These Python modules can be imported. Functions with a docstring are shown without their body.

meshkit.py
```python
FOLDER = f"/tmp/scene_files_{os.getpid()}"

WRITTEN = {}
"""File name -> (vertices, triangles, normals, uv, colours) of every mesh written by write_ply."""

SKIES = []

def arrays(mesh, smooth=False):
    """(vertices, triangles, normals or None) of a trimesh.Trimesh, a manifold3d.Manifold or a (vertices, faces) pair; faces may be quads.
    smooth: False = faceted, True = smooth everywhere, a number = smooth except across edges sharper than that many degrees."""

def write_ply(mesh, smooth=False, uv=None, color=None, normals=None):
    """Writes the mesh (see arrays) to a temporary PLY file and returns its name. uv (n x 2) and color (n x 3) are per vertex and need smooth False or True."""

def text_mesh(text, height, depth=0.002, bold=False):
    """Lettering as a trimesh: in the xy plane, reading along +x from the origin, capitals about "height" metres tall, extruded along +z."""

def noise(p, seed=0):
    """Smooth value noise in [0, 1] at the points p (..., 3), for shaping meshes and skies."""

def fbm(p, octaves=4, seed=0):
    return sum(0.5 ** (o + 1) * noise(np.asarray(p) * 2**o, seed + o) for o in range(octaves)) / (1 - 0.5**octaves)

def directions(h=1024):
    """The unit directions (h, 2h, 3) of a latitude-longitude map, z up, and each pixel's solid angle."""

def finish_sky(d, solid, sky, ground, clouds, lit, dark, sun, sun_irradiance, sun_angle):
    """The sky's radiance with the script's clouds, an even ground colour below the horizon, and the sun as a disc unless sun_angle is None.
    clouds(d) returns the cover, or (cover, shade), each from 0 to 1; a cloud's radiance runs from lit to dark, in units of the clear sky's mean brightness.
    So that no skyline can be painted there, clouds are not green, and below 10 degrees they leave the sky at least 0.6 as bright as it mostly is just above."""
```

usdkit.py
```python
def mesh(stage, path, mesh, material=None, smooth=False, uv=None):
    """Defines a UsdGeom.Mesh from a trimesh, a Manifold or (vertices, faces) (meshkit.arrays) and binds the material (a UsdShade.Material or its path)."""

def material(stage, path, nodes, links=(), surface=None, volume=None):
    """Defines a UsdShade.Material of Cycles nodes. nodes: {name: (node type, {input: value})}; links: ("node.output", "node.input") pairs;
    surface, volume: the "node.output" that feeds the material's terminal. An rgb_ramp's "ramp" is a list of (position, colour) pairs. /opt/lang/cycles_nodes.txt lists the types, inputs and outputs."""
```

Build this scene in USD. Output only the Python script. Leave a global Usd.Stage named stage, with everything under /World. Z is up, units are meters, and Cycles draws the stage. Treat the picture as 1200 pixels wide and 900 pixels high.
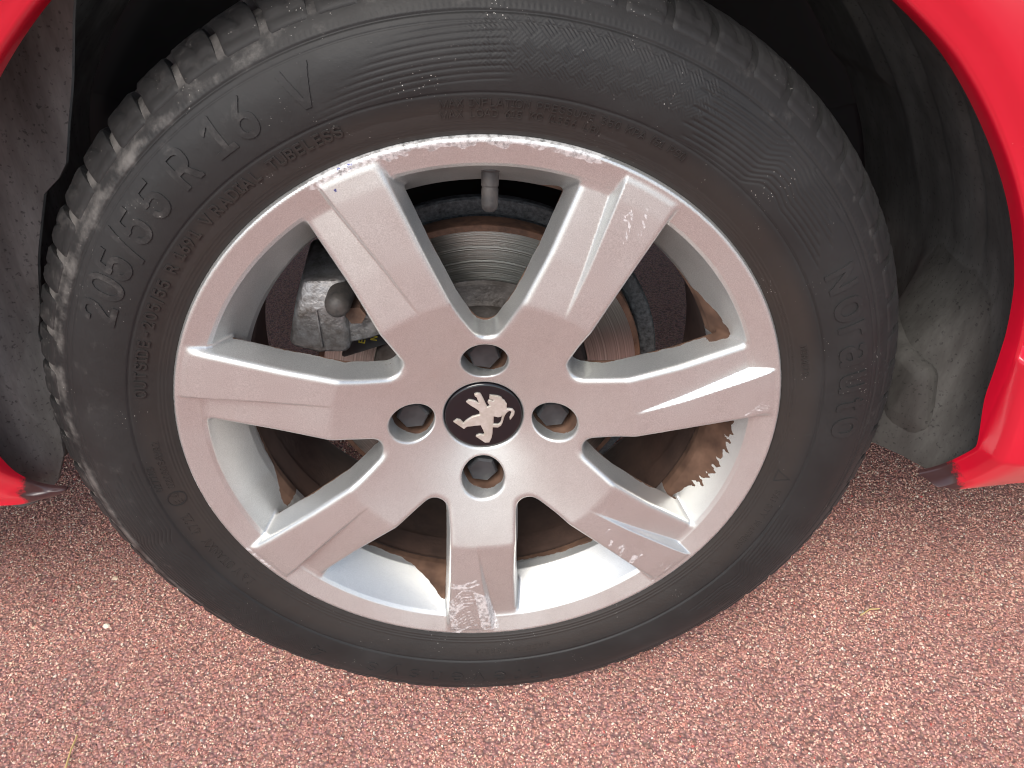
import math, random
import numpy as np, trimesh, manifold3d, usdkit, meshkit
from scipy.ndimage import gaussian_filter1d, map_coordinates
from shapely.geometry import Polygon
from pxr import Usd, UsdGeom, UsdLux, UsdShade, Gf, Sdf, Vt

rng = np.random.default_rng(7)
stage = Usd.Stage.CreateInMemory()
UsdGeom.SetStageUpAxis(stage, UsdGeom.Tokens.z)
UsdGeom.SetStageMetersPerUnit(stage, 1.0)
UsdGeom.Xform.Define(stage, '/World')
WZ = 0.305                                   # height of the wheel centre above the ground

# ---------------------------------------------------------------- camera
CAM = np.array([-0.0037, -0.4631, 0.3505 + WZ]); PITCH, YAW, ROLL = 0.582, 0.0529, -0.0134
def look():
    cy, sy, cp, sp = math.cos(YAW), math.sin(YAW), math.cos(PITCH), math.sin(PITCH)
    f = np.array([sy * cp, cy * cp, -sp]); r = np.array([cy, -sy, 0.0]); u = np.cross(r, f)
    c, s = math.cos(ROLL), math.sin(ROLL)
    return c * r + s * u, -s * r + c * u, f
_r, _u, _f = look()
cam = UsdGeom.Camera.Define(stage, '/World/camera')
M = Gf.Matrix4d(*[float(x) for x in (*_r, 0, *_u, 0, *(-_f), 0, *CAM, 1)])
cam.AddTransformOp().Set(M)
cam.CreateHorizontalApertureAttr(36.0); cam.CreateVerticalApertureAttr(27.0)
cam.CreateFocalLengthAttr(36.0 * 918.4 / 1200.0)
cam.CreateClippingRangeAttr(Gf.Vec2f(0.02, 200.0))
cam.CreateExposureAttr(0.92)

# ---------------------------------------------------------------- light: bright, hazy sky with a veiled sun
SUN = np.array([-0.25, -0.62, 0.75]); SUN /= np.linalg.norm(SUN)
ELEV, AZ = math.asin(SUN[2]), math.atan2(SUN[0], SUN[1])
usdkit.material(stage, '/World/Looks/sky_look', {
    'sky': ('sky_texture', {'sky_type': 'single_scattering', 'sun_disc': False, 'sun_elevation': ELEV, 'sun_rotation': AZ, 'aerosol_density': 1.6}),
    'bw': ('rgb_to_bw', {}),
    'mx': ('mix_color', {'fac': 0.4, 'use_clamp': False}),
    'bg': ('background_shader', {'strength': 0.15})},
    [('sky.color', 'bw.color'), ('sky.color', 'mx.a'), ('bw.val', 'mx.b'), ('mx.result', 'bg.color')], surface='bg.background')
dome = UsdLux.DomeLight.Define(stage, '/World/sky')
UsdShade.MaterialBindingAPI.Apply(dome.GetPrim()).Bind(UsdShade.Material.Get(stage, '/World/Looks/sky_look'))
sun = UsdLux.DistantLight.Define(stage, '/World/sun')
sun.CreateNormalizeAttr(True); sun.CreateIntensityAttr(0.45); sun.CreateAngleAttr(35.0); sun.CreateColorAttr(Gf.Vec3f(1.0, 0.94, 0.86))
sun.AddTransformOp().Set(Gf.Matrix4d(Gf.Rotation(Gf.Vec3d(0, 0, 1), Gf.Vec3d(*map(float, SUN))), Gf.Vec3d(0, 0, 0)))

# ---------------------------------------------------------------- helpers
COUNT = {}
def numbered(path):
    n = COUNT.get(path, 0); COUNT[path] = n + 1
    return path if n == 0 else f'{path}_{n:03d}'
def tag(prim, label=None, category=None, group=None, kind=None):
    for k, v in (('label', label), ('category', category), ('group', group), ('kind', kind)):
        if v: prim.SetCustomDataByKey(k, v)
    return prim
def thing(name, label=None, category=None, loc=None, parent='/World', **k):
    x = UsdGeom.Xform.Define(stage, numbered(f'{parent}/{name}'))
    if loc is not None: x.AddTranslateOp().Set(Gf.Vec3d(*map(float, loc)))
    tag(x.GetPrim(), label, category, **k)
    return str(x.GetPath())
def obj(name, mesh, mat, parent='/World', smooth=False, off=None, **k):
    if off is not None:
        v, f, _ = meshkit.arrays(mesh, False); mesh = (v + np.asarray(off), f)
    m = usdkit.mesh(stage, numbered(f'{parent}/{name}'), mesh, f'/World/Looks/{mat}', smooth=smooth)
    tag(m.GetPrim(), **k)
    return str(m.GetPath())
def raw(name, v, f, n, mat, parent, primvars=None, **k):
    """A mesh with given vertex normals and per-vertex colour primvars."""
    m = UsdGeom.Mesh.Define(stage, numbered(f'{parent}/{name}'))
    m.CreatePointsAttr(Vt.Vec3fArray.FromNumpy(np.ascontiguousarray(v, np.float32)))
    m.CreateFaceVertexCountsAttr(Vt.IntArray.FromNumpy(np.full(len(f), 3, np.int32)))
    m.CreateFaceVertexIndicesAttr(Vt.IntArray.FromNumpy(np.ascontiguousarray(f, np.int32).ravel()))
    m.CreateSubdivisionSchemeAttr('none')
    if n is not None:
        m.CreateNormalsAttr(Vt.Vec3fArray.FromNumpy(np.ascontiguousarray(n, np.float32))); m.SetNormalsInterpolation('vertex')
    for key, val in (primvars or {}).items():
        UsdGeom.PrimvarsAPI(m).CreatePrimvar(key, Sdf.ValueTypeNames.Color3fArray, 'vertex').Set(Vt.Vec3fArray.FromNumpy(np.ascontiguousarray(val, np.float32)))
    UsdShade.MaterialBindingAPI.Apply(m.GetPrim()).Bind(UsdShade.Material.Get(stage, f'/World/Looks/{mat}'))
    tag(m.GetPrim(), **k)
    return str(m.GetPath())
def mat(name, nodes, links=(), surface='p.BSDF'):
    usdkit.material(stage, f'/World/Looks/{name}', nodes, links, surface=surface)
def sub(v, f, n, keep):
    """The faces KEEP of a mesh with its vertices renumbered."""
    f = f[keep]; used, inv = np.unique(f.ravel(), return_inverse=True)
    return used, inv.reshape(-1, 3)
def hull(points):
    return manifold3d.Manifold.hull_points(np.asarray(points, float))
def rounded_hull(points, r, seg=12):
    return manifold3d.Manifold.batch_hull([manifold3d.Manifold.sphere(r, seg).translate(tuple(map(float, p))) for p in points])
def sstep(x, a, b):
    t = np.clip((x - a) / (b - a), 0, 1); return t * t * (3 - 2 * t)
def smin(a, b, k):
    h = np.clip(0.5 + 0.5 * (b - a) / k, 0, 1); return b + (a - b) * h - k * h * (1 - h)
def smax(a, b, k): return -smin(-a, -b, k)
def lathe(profile, n=360, a0=0.0, a1=2 * math.pi, closed=True):
    """Surface of (r, y) points turned about the y axis."""
    P = np.asarray(profile, float); k = len(P)
    a = np.linspace(a0, a1, n, endpoint=not closed)
    v = np.stack([P[None, :, 0] * np.cos(a)[:, None], np.broadcast_to(P[None, :, 1], (len(a), k)), P[None, :, 0] * np.sin(a)[:, None]], -1).reshape(-1, 3)
    m = len(a); i, j = np.meshgrid(np.arange(m if closed else m - 1), np.arange(k - 1), indexing='ij')
    q = np.stack([i * k + j, i * k + j + 1, ((i + 1) % m) * k + j + 1, ((i + 1) % m) * k + j], -1).reshape(-1, 4)
    return v, np.vstack([q[:, [0, 1, 2]], q[:, [0, 2, 3]]])
def dist_poly(p, line):
    """Distance of 2-D points to a polyline."""
    line = np.asarray(line, float); best = np.full(len(p), 9.0)
    for a, b in zip(line[:-1], line[1:]):
        d = b - a; t = np.clip(((p - a) @ d) / max(d @ d, 1e-12), 0, 1)
        best = np.minimum(best, np.linalg.norm(p - a - t[:, None] * d, axis=1))
    return best

# ---------------------------------------------------------------- materials
def principled(name, color, rough, metal=0.0, noise=None, bump=None, **kw):
    """noise: (scale, low colour, high colour); bump: (scale, distance)."""
    nodes = {'p': ('principled_bsdf', {'base_color': color, 'roughness': rough, 'metallic': metal, **kw}), 't': ('texture_coordinate', {})}
    links = []
    if noise:
        nodes['n'] = ('noise_texture', {'scale': noise[0], 'detail': 6.0, 'roughness': 0.65})
        nodes['r'] = ('rgb_ramp', {'ramp': [(0.3, noise[1]), (0.7, noise[2])]})
        links += [('t.object', 'n.vector'), ('n.fac', 'r.fac'), ('r.color', 'p.base_color')]
    if bump:
        nodes['bn'] = ('noise_texture', {'scale': bump[0], 'detail': 4.0})
        nodes['b'] = ('bump', {'distance': bump[1], 'strength': 1.0})
        links += [('t.object', 'bn.vector'), ('bn.fac', 'b.height'), ('b.normal', 'p.normal')]
    mat(name, nodes, links)

# alloy paint: silver flake, ragged brown grime where the coat ends, bare scrapes and blue rub marks from the "wear" attribute
mat('alloy_paint', {
    't': ('texture_coordinate', {}), 'w': ('attribute', {'attribute': 'wear'}), 'ws': ('separate_color', {}),
    'flake': ('noise_texture', {'scale': 1500.0, 'detail': 1.0}), 'fr': ('rgb_ramp', {'ramp': [(0.25, (0.47, 0.470, 0.450)), (0.75, (0.64, 0.640, 0.618))]}),
    'rag': ('noise_texture', {'scale': 260.0, 'detail': 5.0, 'roughness': 0.7}),
    'rag2': ('noise_texture', {'scale': 60.0, 'detail': 4.0}),
    'dsum': ('math', {'math_type': 'multiply_add', 'value2': 0.55}), 'dm': ('map_range', {'range_type': 'smoothstep', 'from_min': 0.72, 'from_max': 0.78, 'clamp': True}),
    'bsum': ('math', {'math_type': 'multiply_add', 'value2': 0.8}), 'bm': ('map_range', {'range_type': 'smoothstep', 'from_min': 0.84, 'from_max': 0.92, 'clamp': True}),
    'usum': ('math', {'math_type': 'multiply_add', 'value2': 0.9}), 'um': ('map_range', {'range_type': 'smoothstep', 'from_min': 0.92, 'from_max': 1.0, 'clamp': True}),
    'brn': ('rgb_ramp', {'ramp': [(0.3, (0.05, 0.025, 0.015)), (0.55, (0.105, 0.057, 0.036)), (0.8, (0.165, 0.095, 0.062))]}),
    'bare': ('rgb_ramp', {'ramp': [(0.36, (0.16, 0.155, 0.15)), (0.45, (0.46, 0.455, 0.45)), (0.55, (0.64, 0.635, 0.625)), (0.75, (0.74, 0.735, 0.72))]}),
    'c1': ('mix_color', {}), 'c2': ('mix_color', {}), 'c3': ('mix_color', {'b': (0.10, 0.11, 0.26)}),
    'film': ('noise_texture', {'scale': 22.0, 'detail': 5.0}), 'filmr': ('map_range', {'from_min': 0.3, 'from_max': 0.75, 'to_min': 0.33, 'to_max': 0.42, 'clamp': True}),
    'r1': ('mix_float', {'b': 0.85}), 'r2': ('mix_float', {'b': 0.55}), 'm1': ('mix_float', {'a': 0.86, 'b': 0.0}), 'm2': ('mix_float', {'b': 0.55}),
    'hb': ('mix_float', {'a': 0.5}), 'b': ('bump', {'distance': 0.0003, 'strength': 0.35}), 'fb': ('bump', {'distance': 0.00005, 'strength': 0.25}),
    'p': ('principled_bsdf', {'specular_ior_level': 0.4})},
    [('w.color', 'ws.color'), ('t.object', 'flake.vector'), ('t.object', 'rag.vector'), ('t.object', 'rag2.vector'), ('t.object', 'film.vector'), ('flake.fac', 'fr.fac'),
     ('rag.fac', 'dsum.value1'), ('ws.r', 'dsum.value3'), ('dsum.value', 'dm.value'),
     ('rag.fac', 'bsum.value1'), ('ws.g', 'bsum.value3'), ('bsum.value', 'bm.value'),
     ('rag.fac', 'usum.value1'), ('ws.b', 'usum.value3'), ('usum.value', 'um.value'),
     ('rag2.fac', 'brn.fac'), ('rag.fac', 'bare.fac'),
     ('fr.color', 'c1.a'), ('brn.color', 'c1.b'), ('dm.result', 'c1.fac'),
     ('c1.result', 'c2.a'), ('bare.color', 'c2.b'), ('bm.result', 'c2.fac'),
     ('c2.result', 'c3.a'), ('um.result', 'c3.fac'), ('c3.result', 'p.base_color'),
     ('film.fac', 'filmr.value'), ('filmr.result', 'r1.a'), ('dm.result', 'r1.fac'), ('r1.result', 'r2.a'), ('bm.result', 'r2.fac'), ('r2.result', 'p.roughness'),
     ('dm.result', 'm1.fac'), ('m1.result', 'm2.a'), ('bm.result', 'm2.fac'), ('m2.result', 'p.metallic'),
     ('rag.fac', 'hb.b'), ('bm.result', 'hb.fac'), ('hb.result', 'b.height'), ('flake.fac', 'fb.height'), ('fb.normal', 'b.normal'), ('b.normal', 'p.normal')])

# tyre rubber: polar fine relief (serrated ring, hatched field), dust, pale specks
mat('tyre_rubber', {
    't': ('texture_coordinate', {}), 'x': ('separate_xyz', {}), 'w': ('attribute', {'attribute': 'wear'}), 'ws': ('separate_color', {}),
    'n1': ('noise_texture', {'scale': 14.0, 'detail': 7.0, 'roughness': 0.62}), 'n2': ('noise_texture', {'scale': 120.0, 'detail': 5.0, 'roughness': 0.7}),
    'c0': ('rgb_ramp', {'ramp': [(0.3, (0.009, 0.0088, 0.0086)), (0.55, (0.0138, 0.0134, 0.0131)), (0.8, (0.023, 0.022, 0.0215))]}),
    'dust': ('mix_color', {'b': (0.105, 0.099, 0.092)}), 'dsum': ('math', {'math_type': 'multiply_add', 'value2': 0.9}), 'dm': ('map_range', {'range_type': 'smoothstep', 'from_min': 0.62, 'from_max': 1.25, 'clamp': True}),
    'brown': ('mix_color', {'b': (0.024, 0.019, 0.016)}),
    'vor': ('voronoi_texture', {'scale': 420.0, 'randomness': 1.0}), 'vm': ('map_range', {'from_min': 0.10, 'from_max': 0.16, 'to_min': 1.0, 'to_max': 0.0, 'clamp': True}),
    'sp': ('noise_texture', {'scale': 30.0, 'detail': 6.0, 'roughness': 0.8}), 'spm': ('map_range', {'from_min': 0.56, 'from_max': 0.66, 'clamp': True}), 'spk': ('math', {'math_type': 'multiply'}),
    'cs': ('mix_color', {'b': (0.42, 0.40, 0.37)}),
    'rough': ('map_range', {'from_min': 0.3, 'from_max': 0.7, 'to_min': 0.52, 'to_max': 0.7, 'clamp': True}),
    'b': ('bump', {'distance': 0.0005, 'strength': 0.6}), 'p': ('principled_bsdf', {'specular_ior_level': 0.35})},
    [('t.object', 'n1.vector'), ('t.object', 'n2.vector'), ('t.object', 'vor.vector'), ('t.object', 'sp.vector'), ('w.color', 'ws.color'),
     ('n1.fac', 'c0.fac'), ('n2.fac', 'dsum.value1'), ('ws.r', 'dsum.value3'), ('dsum.value', 'dm.value'),
     ('c0.color', 'brown.a'), ('ws.g', 'brown.fac'), ('brown.result', 'dust.a'), ('dm.result', 'dust.fac'),
     ('vor.distance', 'vm.value'), ('sp.fac', 'spm.value'), ('vm.result', 'spk.value1'), ('spm.result', 'spk.value2'),
     ('dust.result', 'cs.a'), ('spk.value', 'cs.fac'), ('cs.result', 'p.base_color'), ('n1.fac', 'rough.value'), ('rough.result', 'p.roughness'),
     ('n2.fac', 'b.height'), ('b.normal', 'p.normal')])

mat('red_paint', {
    't': ('texture_coordinate', {}), 'n': ('noise_texture', {'scale': 6.0, 'detail': 5.0}), 'r': ('map_range', {'from_min': 0.3, 'from_max': 0.7, 'to_min': 0.26, 'to_max': 0.34}),
    'sp': ('noise_texture', {'scale': 420.0, 'detail': 3.0}), 'sm': ('map_range', {'from_min': 0.74, 'from_max': 0.79, 'clamp': True}), 'sf': ('math', {'math_type': 'multiply', 'value2': 0.5}),
    'w': ('attribute', {'attribute': 'wear'}), 'wn': ('noise_texture', {'scale': 110.0, 'detail': 6.0, 'roughness': 0.7}), 'ws': ('math', {'math_type': 'multiply_add', 'value2': 0.9}),
    'wm': ('map_range', {'range_type': 'smoothstep', 'from_min': 0.80, 'from_max': 1.02, 'clamp': True}),
    'c': ('mix_color', {'a': (0.46, 0.003, 0.018), 'b': (0.55, 0.14, 0.12)}), 'c2': ('mix_color', {'b': (0.035, 0.016, 0.016)}), 'ct': ('math', {'math_type': 'multiply_add', 'value2': -0.55, 'value3': 0.55}),
    'p': ('principled_bsdf', {'coat_roughness': 0.1, 'specular_ior_level': 0.5})},
    [('t.object', 'n.vector'), ('n.fac', 'r.value'), ('r.result', 'p.roughness'), ('t.object', 'sp.vector'), ('sp.fac', 'sm.value'), ('sm.result', 'sf.value1'), ('sf.value', 'c.fac'),
     ('t.object', 'wn.vector'), ('wn.fac', 'ws.value1'), ('w.fac', 'ws.value3'), ('ws.value', 'wm.value'), ('c.result', 'c2.a'), ('wm.result', 'c2.fac'), ('c2.result', 'p.base_color'),
     ('wm.result', 'ct.value1'), ('ct.value', 'p.coat_weight')])
for _nm, _k in (('liner_plastic', .62), ('dusty_plastic', 1.65)):  # second copy, dusty, is also lightened to offset weak light on left liner
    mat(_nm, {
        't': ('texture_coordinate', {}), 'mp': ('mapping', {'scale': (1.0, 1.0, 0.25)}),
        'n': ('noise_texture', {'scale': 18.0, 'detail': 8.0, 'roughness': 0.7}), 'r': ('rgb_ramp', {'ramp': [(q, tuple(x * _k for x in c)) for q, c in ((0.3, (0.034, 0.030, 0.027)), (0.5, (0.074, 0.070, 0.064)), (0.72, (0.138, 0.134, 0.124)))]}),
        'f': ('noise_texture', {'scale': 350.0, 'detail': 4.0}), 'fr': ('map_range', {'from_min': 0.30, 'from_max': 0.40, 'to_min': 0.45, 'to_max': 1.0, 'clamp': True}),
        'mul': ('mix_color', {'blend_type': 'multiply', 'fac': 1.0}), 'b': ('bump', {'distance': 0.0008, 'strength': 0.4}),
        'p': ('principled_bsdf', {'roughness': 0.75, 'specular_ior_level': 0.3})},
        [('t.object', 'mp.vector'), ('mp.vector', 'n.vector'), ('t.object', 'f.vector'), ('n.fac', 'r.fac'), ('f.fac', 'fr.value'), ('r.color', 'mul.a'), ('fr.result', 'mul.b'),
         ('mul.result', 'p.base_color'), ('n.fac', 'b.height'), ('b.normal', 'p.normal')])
principled('underbody', (0.015, 0.014, 0.014), 0.8)
principled('black_plastic', (0.02, 0.021, 0.023), 0.45, noise=(60.0, (0.014, 0.015, 0.016), (0.035, 0.036, 0.038)), bump=(300.0, 0.0002))
principled('cap_black', (0.003, 0.003, 0.004), 0.12, coat_weight=0.3, coat_roughness=0.04)
principled('chrome', (0.5, 0.48, 0.44), 0.36, 0.6, noise=(150.0, (0.44, 0.41, 0.35), (0.62, 0.60, 0.56)))
principled('valve_rubber', (0.03, 0.03, 0.03), 0.6, noise=(120.0, (0.016, 0.016, 0.016), (0.055, 0.047, 0.042)), bump=(500.0, 0.0003))
principled('cast_metal', (0.2, 0.2, 0.2), 0.42, 0.7, noise=(70.0, (0.10, 0.085, 0.075), (0.34, 0.34, 0.34)), bump=(260.0, 0.0009))
principled('brown_grime', (0.08, 0.045, 0.03), 0.8, noise=(40.0, (0.045, 0.024, 0.016), (0.12, 0.068, 0.045)), bump=(300.0, 0.0005))
principled('brake_dust', (0.03, 0.02, 0.015), 0.8, noise=(25.0, (0.032, 0.017, 0.012), (0.075, 0.041, 0.029)), bump=(300.0, 0.0004))
principled('rusty_edge', (0.1, 0.05, 0.03), 0.75, noise=(90.0, (0.05, 0.025, 0.016), (0.15, 0.075, 0.045)), bump=(400.0, 0.0005))
principled('pitted_steel', (0.05, 0.055, 0.06), 0.6, 0.2, noise=(260.0, (0.014, 0.015, 0.017), (0.11, 0.12, 0.125)), bump=(500.0, 0.0006))
principled('dark_casting', (0.05, 0.045, 0.04), 0.55, 0.4, noise=(50.0, (0.030, 0.024, 0.020), (0.11, 0.10, 0.095)), bump=(300.0, 0.0006))
principled('yellow_print', (0.45, 0.36, 0.03), 0.6)
principled('straw', (0.50, 0.36, 0.15), 0.7)
mat('disc_steel', {
    't': ('texture_coordinate', {}), 'x': ('separate_xyz', {}), 'a': ('math', {'math_type': 'multiply'}), 'bq': ('math', {'math_type': 'multiply_add'}), 's': ('math', {'math_type': 'sqrt'}),
    'n': ('noise_texture', {'dimensions': '1D', 'scale': 700.0, 'detail': 5.0, 'roughness': 0.7}), 'c': ('rgb_ramp', {'ramp': [(0.3, (0.25, 0.262, 0.245)), (0.7, (0.52, 0.535, 0.495))]}),
    'tg': ('tangent', {'direction_type': 'radial', 'axis': 'y'}), 'b': ('bump', {'distance': 0.0004, 'strength': 0.6}),
    'p': ('principled_bsdf', {'metallic': 1.0, 'roughness': 0.3, 'anisotropic': 0.8})},
    [('t.object', 'x.vector'), ('x.x', 'a.value1'), ('x.x', 'a.value2'), ('x.z', 'bq.value1'), ('x.z', 'bq.value2'), ('a.value', 'bq.value3'), ('bq.value', 's.value1'), ('s.value', 'n.w'),
     ('n.fac', 'c.fac'), ('c.color', 'p.base_color'), ('n.fac', 'b.height'), ('b.normal', 'p.normal'), ('tg.tangent', 'p.tangent')])
mat('ground_binder', {
    'g': ('geometry', {}), 'v': ('voronoi_texture', {'scale': 330.0}), 'n': ('noise_texture', {'scale': 3.0, 'detail': 6.0}),
    'r': ('rgb_ramp', {'ramp': [(0.0, (0.50, 0.235, 0.185)), (0.4, (0.38, 0.17, 0.135)), (0.75, (0.17, 0.075, 0.063))]}),
    'vc': ('hsv', {'saturation': 0.35, 'value': 0.5}), 'm': ('mix_color', {'blend_type': 'mix', 'fac': 0.12}),
    'b': ('bump', {'distance': 0.002, 'strength': 0.8, 'invert': True}), 'p': ('principled_bsdf', {'roughness': 0.85, 'specular_ior_level': 0.3})},
    [('g.position', 'v.vector'), ('v.distance', 'r.fac'), ('v.color', 'vc.color'), ('r.color', 'm.a'), ('vc.color', 'm.b'), ('m.result', 'p.base_color'), ('v.distance', 'b.height'), ('b.normal', 'p.normal')])
CHIPS = [((0.60, 0.300, 0.235), 9), ((0.65, 0.370, 0.290), 8), ((0.50, 0.220, 0.170), 7), ((0.68, 0.45, 0.355), 6), ((0.34, 0.150, 0.122), 4),
         ((0.66, 0.53, 0.38), 4.0), ((0.72, 0.63, 0.52), 2.8), ((0.40, 0.36, 0.32), 1.2), ((0.15, 0.090, 0.080), 2.6), ((0.50, 0.10, 0.085), 0.5)]
for i, (c, w) in enumerate(CHIPS):
    mat(f'chipping_{i}', {
        'g': ('geometry', {}), 'n': ('noise_texture', {'scale': 4.5, 'detail': 5.0, 'roughness': 0.6}), 'r': ('rgb_ramp', {'ramp': [(0.3, (0.78, 0.74, 0.72)), (0.5, (0.98, 0.98, 0.98)), (0.72, (1.12, 1.13, 1.12))]}),
        'f': ('noise_texture', {'scale': 900.0, 'detail': 2.0}), 'fr': ('map_range', {'from_min': 0.3, 'from_max': 0.7, 'to_min': 0.8, 'to_max': 1.15}),
        'm': ('mix_color', {'blend_type': 'multiply', 'fac': 1.0, 'a': c, 'use_clamp': False}), 'm2': ('mix_color', {'blend_type': 'multiply', 'fac': 1.0, 'use_clamp': False}),
        'p': ('principled_bsdf', {'roughness': 0.7, 'specular_ior_level': 0.35})},
        [('g.position', 'n.vector'), ('n.fac', 'r.fac'), ('r.color', 'm.b'), ('g.position', 'f.vector'), ('f.fac', 'fr.value'), ('m.result', 'm2.a'), ('fr.result', 'm2.b'), ('m2.result', 'p.base_color')])

# ---------------------------------------------------------------- ground
def ground_mesh():
    s = np.concatenate([[-60, -20, -6, -2.5], np.linspace(-1.2, 1.2, 9), [2.5, 6, 20, 60]])
    x, y = np.meshgrid(s, s, indexing='ij'); k = len(s)
    i, j = np.meshgrid(np.arange(k - 1), np.arange(k - 1), indexing='ij')
    q = np.stack([i * k + j, (i + 1) * k + j, (i + 1) * k + j + 1, i * k + j + 1], -1).reshape(-1, 4)
    return np.stack([x, y, 0 * x], -1).reshape(-1, 3), q
obj('ground', ground_mesh(), 'ground_binder', label='red resin and stone chipping ground under the car', category='ground', kind='structure')

# ---------------------------------------------------------------- car
CAR = thing('car', 'bright red car of which the wheel, wheel arch and lower body edges show', 'car')
OFF = (0, 0, WZ)
WHEEL = thing('wheel', loc=OFF, parent=CAR, label='seven-spoke silver alloy wheel with a black tyre, scuffed along its edge')

# --- alloy rim as a distance field, meshed by surface nets
BASE = -math.pi / 2; STEP = 2 * math.pi / 7
_rt = np.arange(0, 0.26, 0.00025)
_F = gaussian_filter1d(np.interp(_rt, [0, .030, .055, .080, .1125, .150, .200, .214, .219, .26], [.0360, .0261, .0170, .0085, -.0028, -.0034, -.0026, -.0014, -.0006, 0]), 6)
_CW = gaussian_filter1d(np.interp(_rt, [0, .05, .10, .15, .21, .26], [-.036, -.033, -.0305, -.0335, -.0385, -.042]), 20)
_CC = gaussian_filter1d(np.interp(_rt, [0, .05, .10, .15, .21, .26], [.027, .025, .0225, .0208, .0228, .025]), 20)
_CR = gaussian_filter1d(np.interp(_rt, [0, .10, .15, .21, .26], [-.0135, -.0105, -.0062, .0012, .006]), 12)
def tab(t, r): return np.interp(r, _rt, t)
_poly = np.array([(.2204, .070), (.2204, .0022), (.2190, -.0004), (.2172, -.0010), (.2150, -.0002), (.2030, .0042), (.2002, .0066), (.1980, .0104), (.1818, .0370), (.1796, .0435), (.1800, .0500), (.1850, .0515), (.1850, .070)])
_gr, _gy = np.meshgrid(np.arange(.170, .2305, .00025), np.arange(-.012, .070, .00025), indexing='ij')
_pts = np.stack([_gr.ravel(), _gy.ravel()], 1)
import shapely
_rim = (np.where(shapely.contains_xy(Polygon(_poly), _pts[:, 0], _pts[:, 1]), -1, 1) * dist_poly(_pts, np.vstack([_poly, _poly[:1]]))).reshape(_gr.shape)
def rim_sd(r, y):
    return map_coordinates(_rim, [np.clip((r - .170) / .00025, 0, _rim.shape[0] - 1), np.clip((y + .012) / .00025, 0, _rim.shape[1] - 1)], order=1)
BOLTS = [-0.0428 + k * math.pi / 2 for k in range(4)]
VALVE = math.radians(87.0)
def plan(x, z):
    """What does not depend on y: radius, distance of the spokes' outline, front height, spoke number."""
    r = np.hypot(x, z); a = np.arctan2(z, x)
    k = np.round((a - BASE) / STEP); ds, fr = [], None
    cw, cc = tab(_CW, r), tab(_CC, r)
    for dk in (-1, 0, 1):
        d = a - BASE - (k + dk) * STEP; s = r * np.sin(d)
        e = np.where(np.cos(d) > 0, np.maximum(cw - s, s - cc), 0.05)
        ds.append(e)
        if dk == 0:
            s0 = s
    d = smin(smin(ds[1], ds[0], .017), ds[2], .017)
    d = smin(d, r - .074, .012)
    low = .0092 * np.clip((r - .110) / .095, 0, 1.05) * sstep((s0 - tab(_CR, r)) / (1 + 1.6 * np.clip((r - .110) / .095, 0, 1)), -.0008, .0014)
    low = low * (np.abs(s0) < .05)
    F = tab(_F, r) + low
    return r, smax(d, r - .2145, .003), F, np.mod(k, 7).astype(int)
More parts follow.
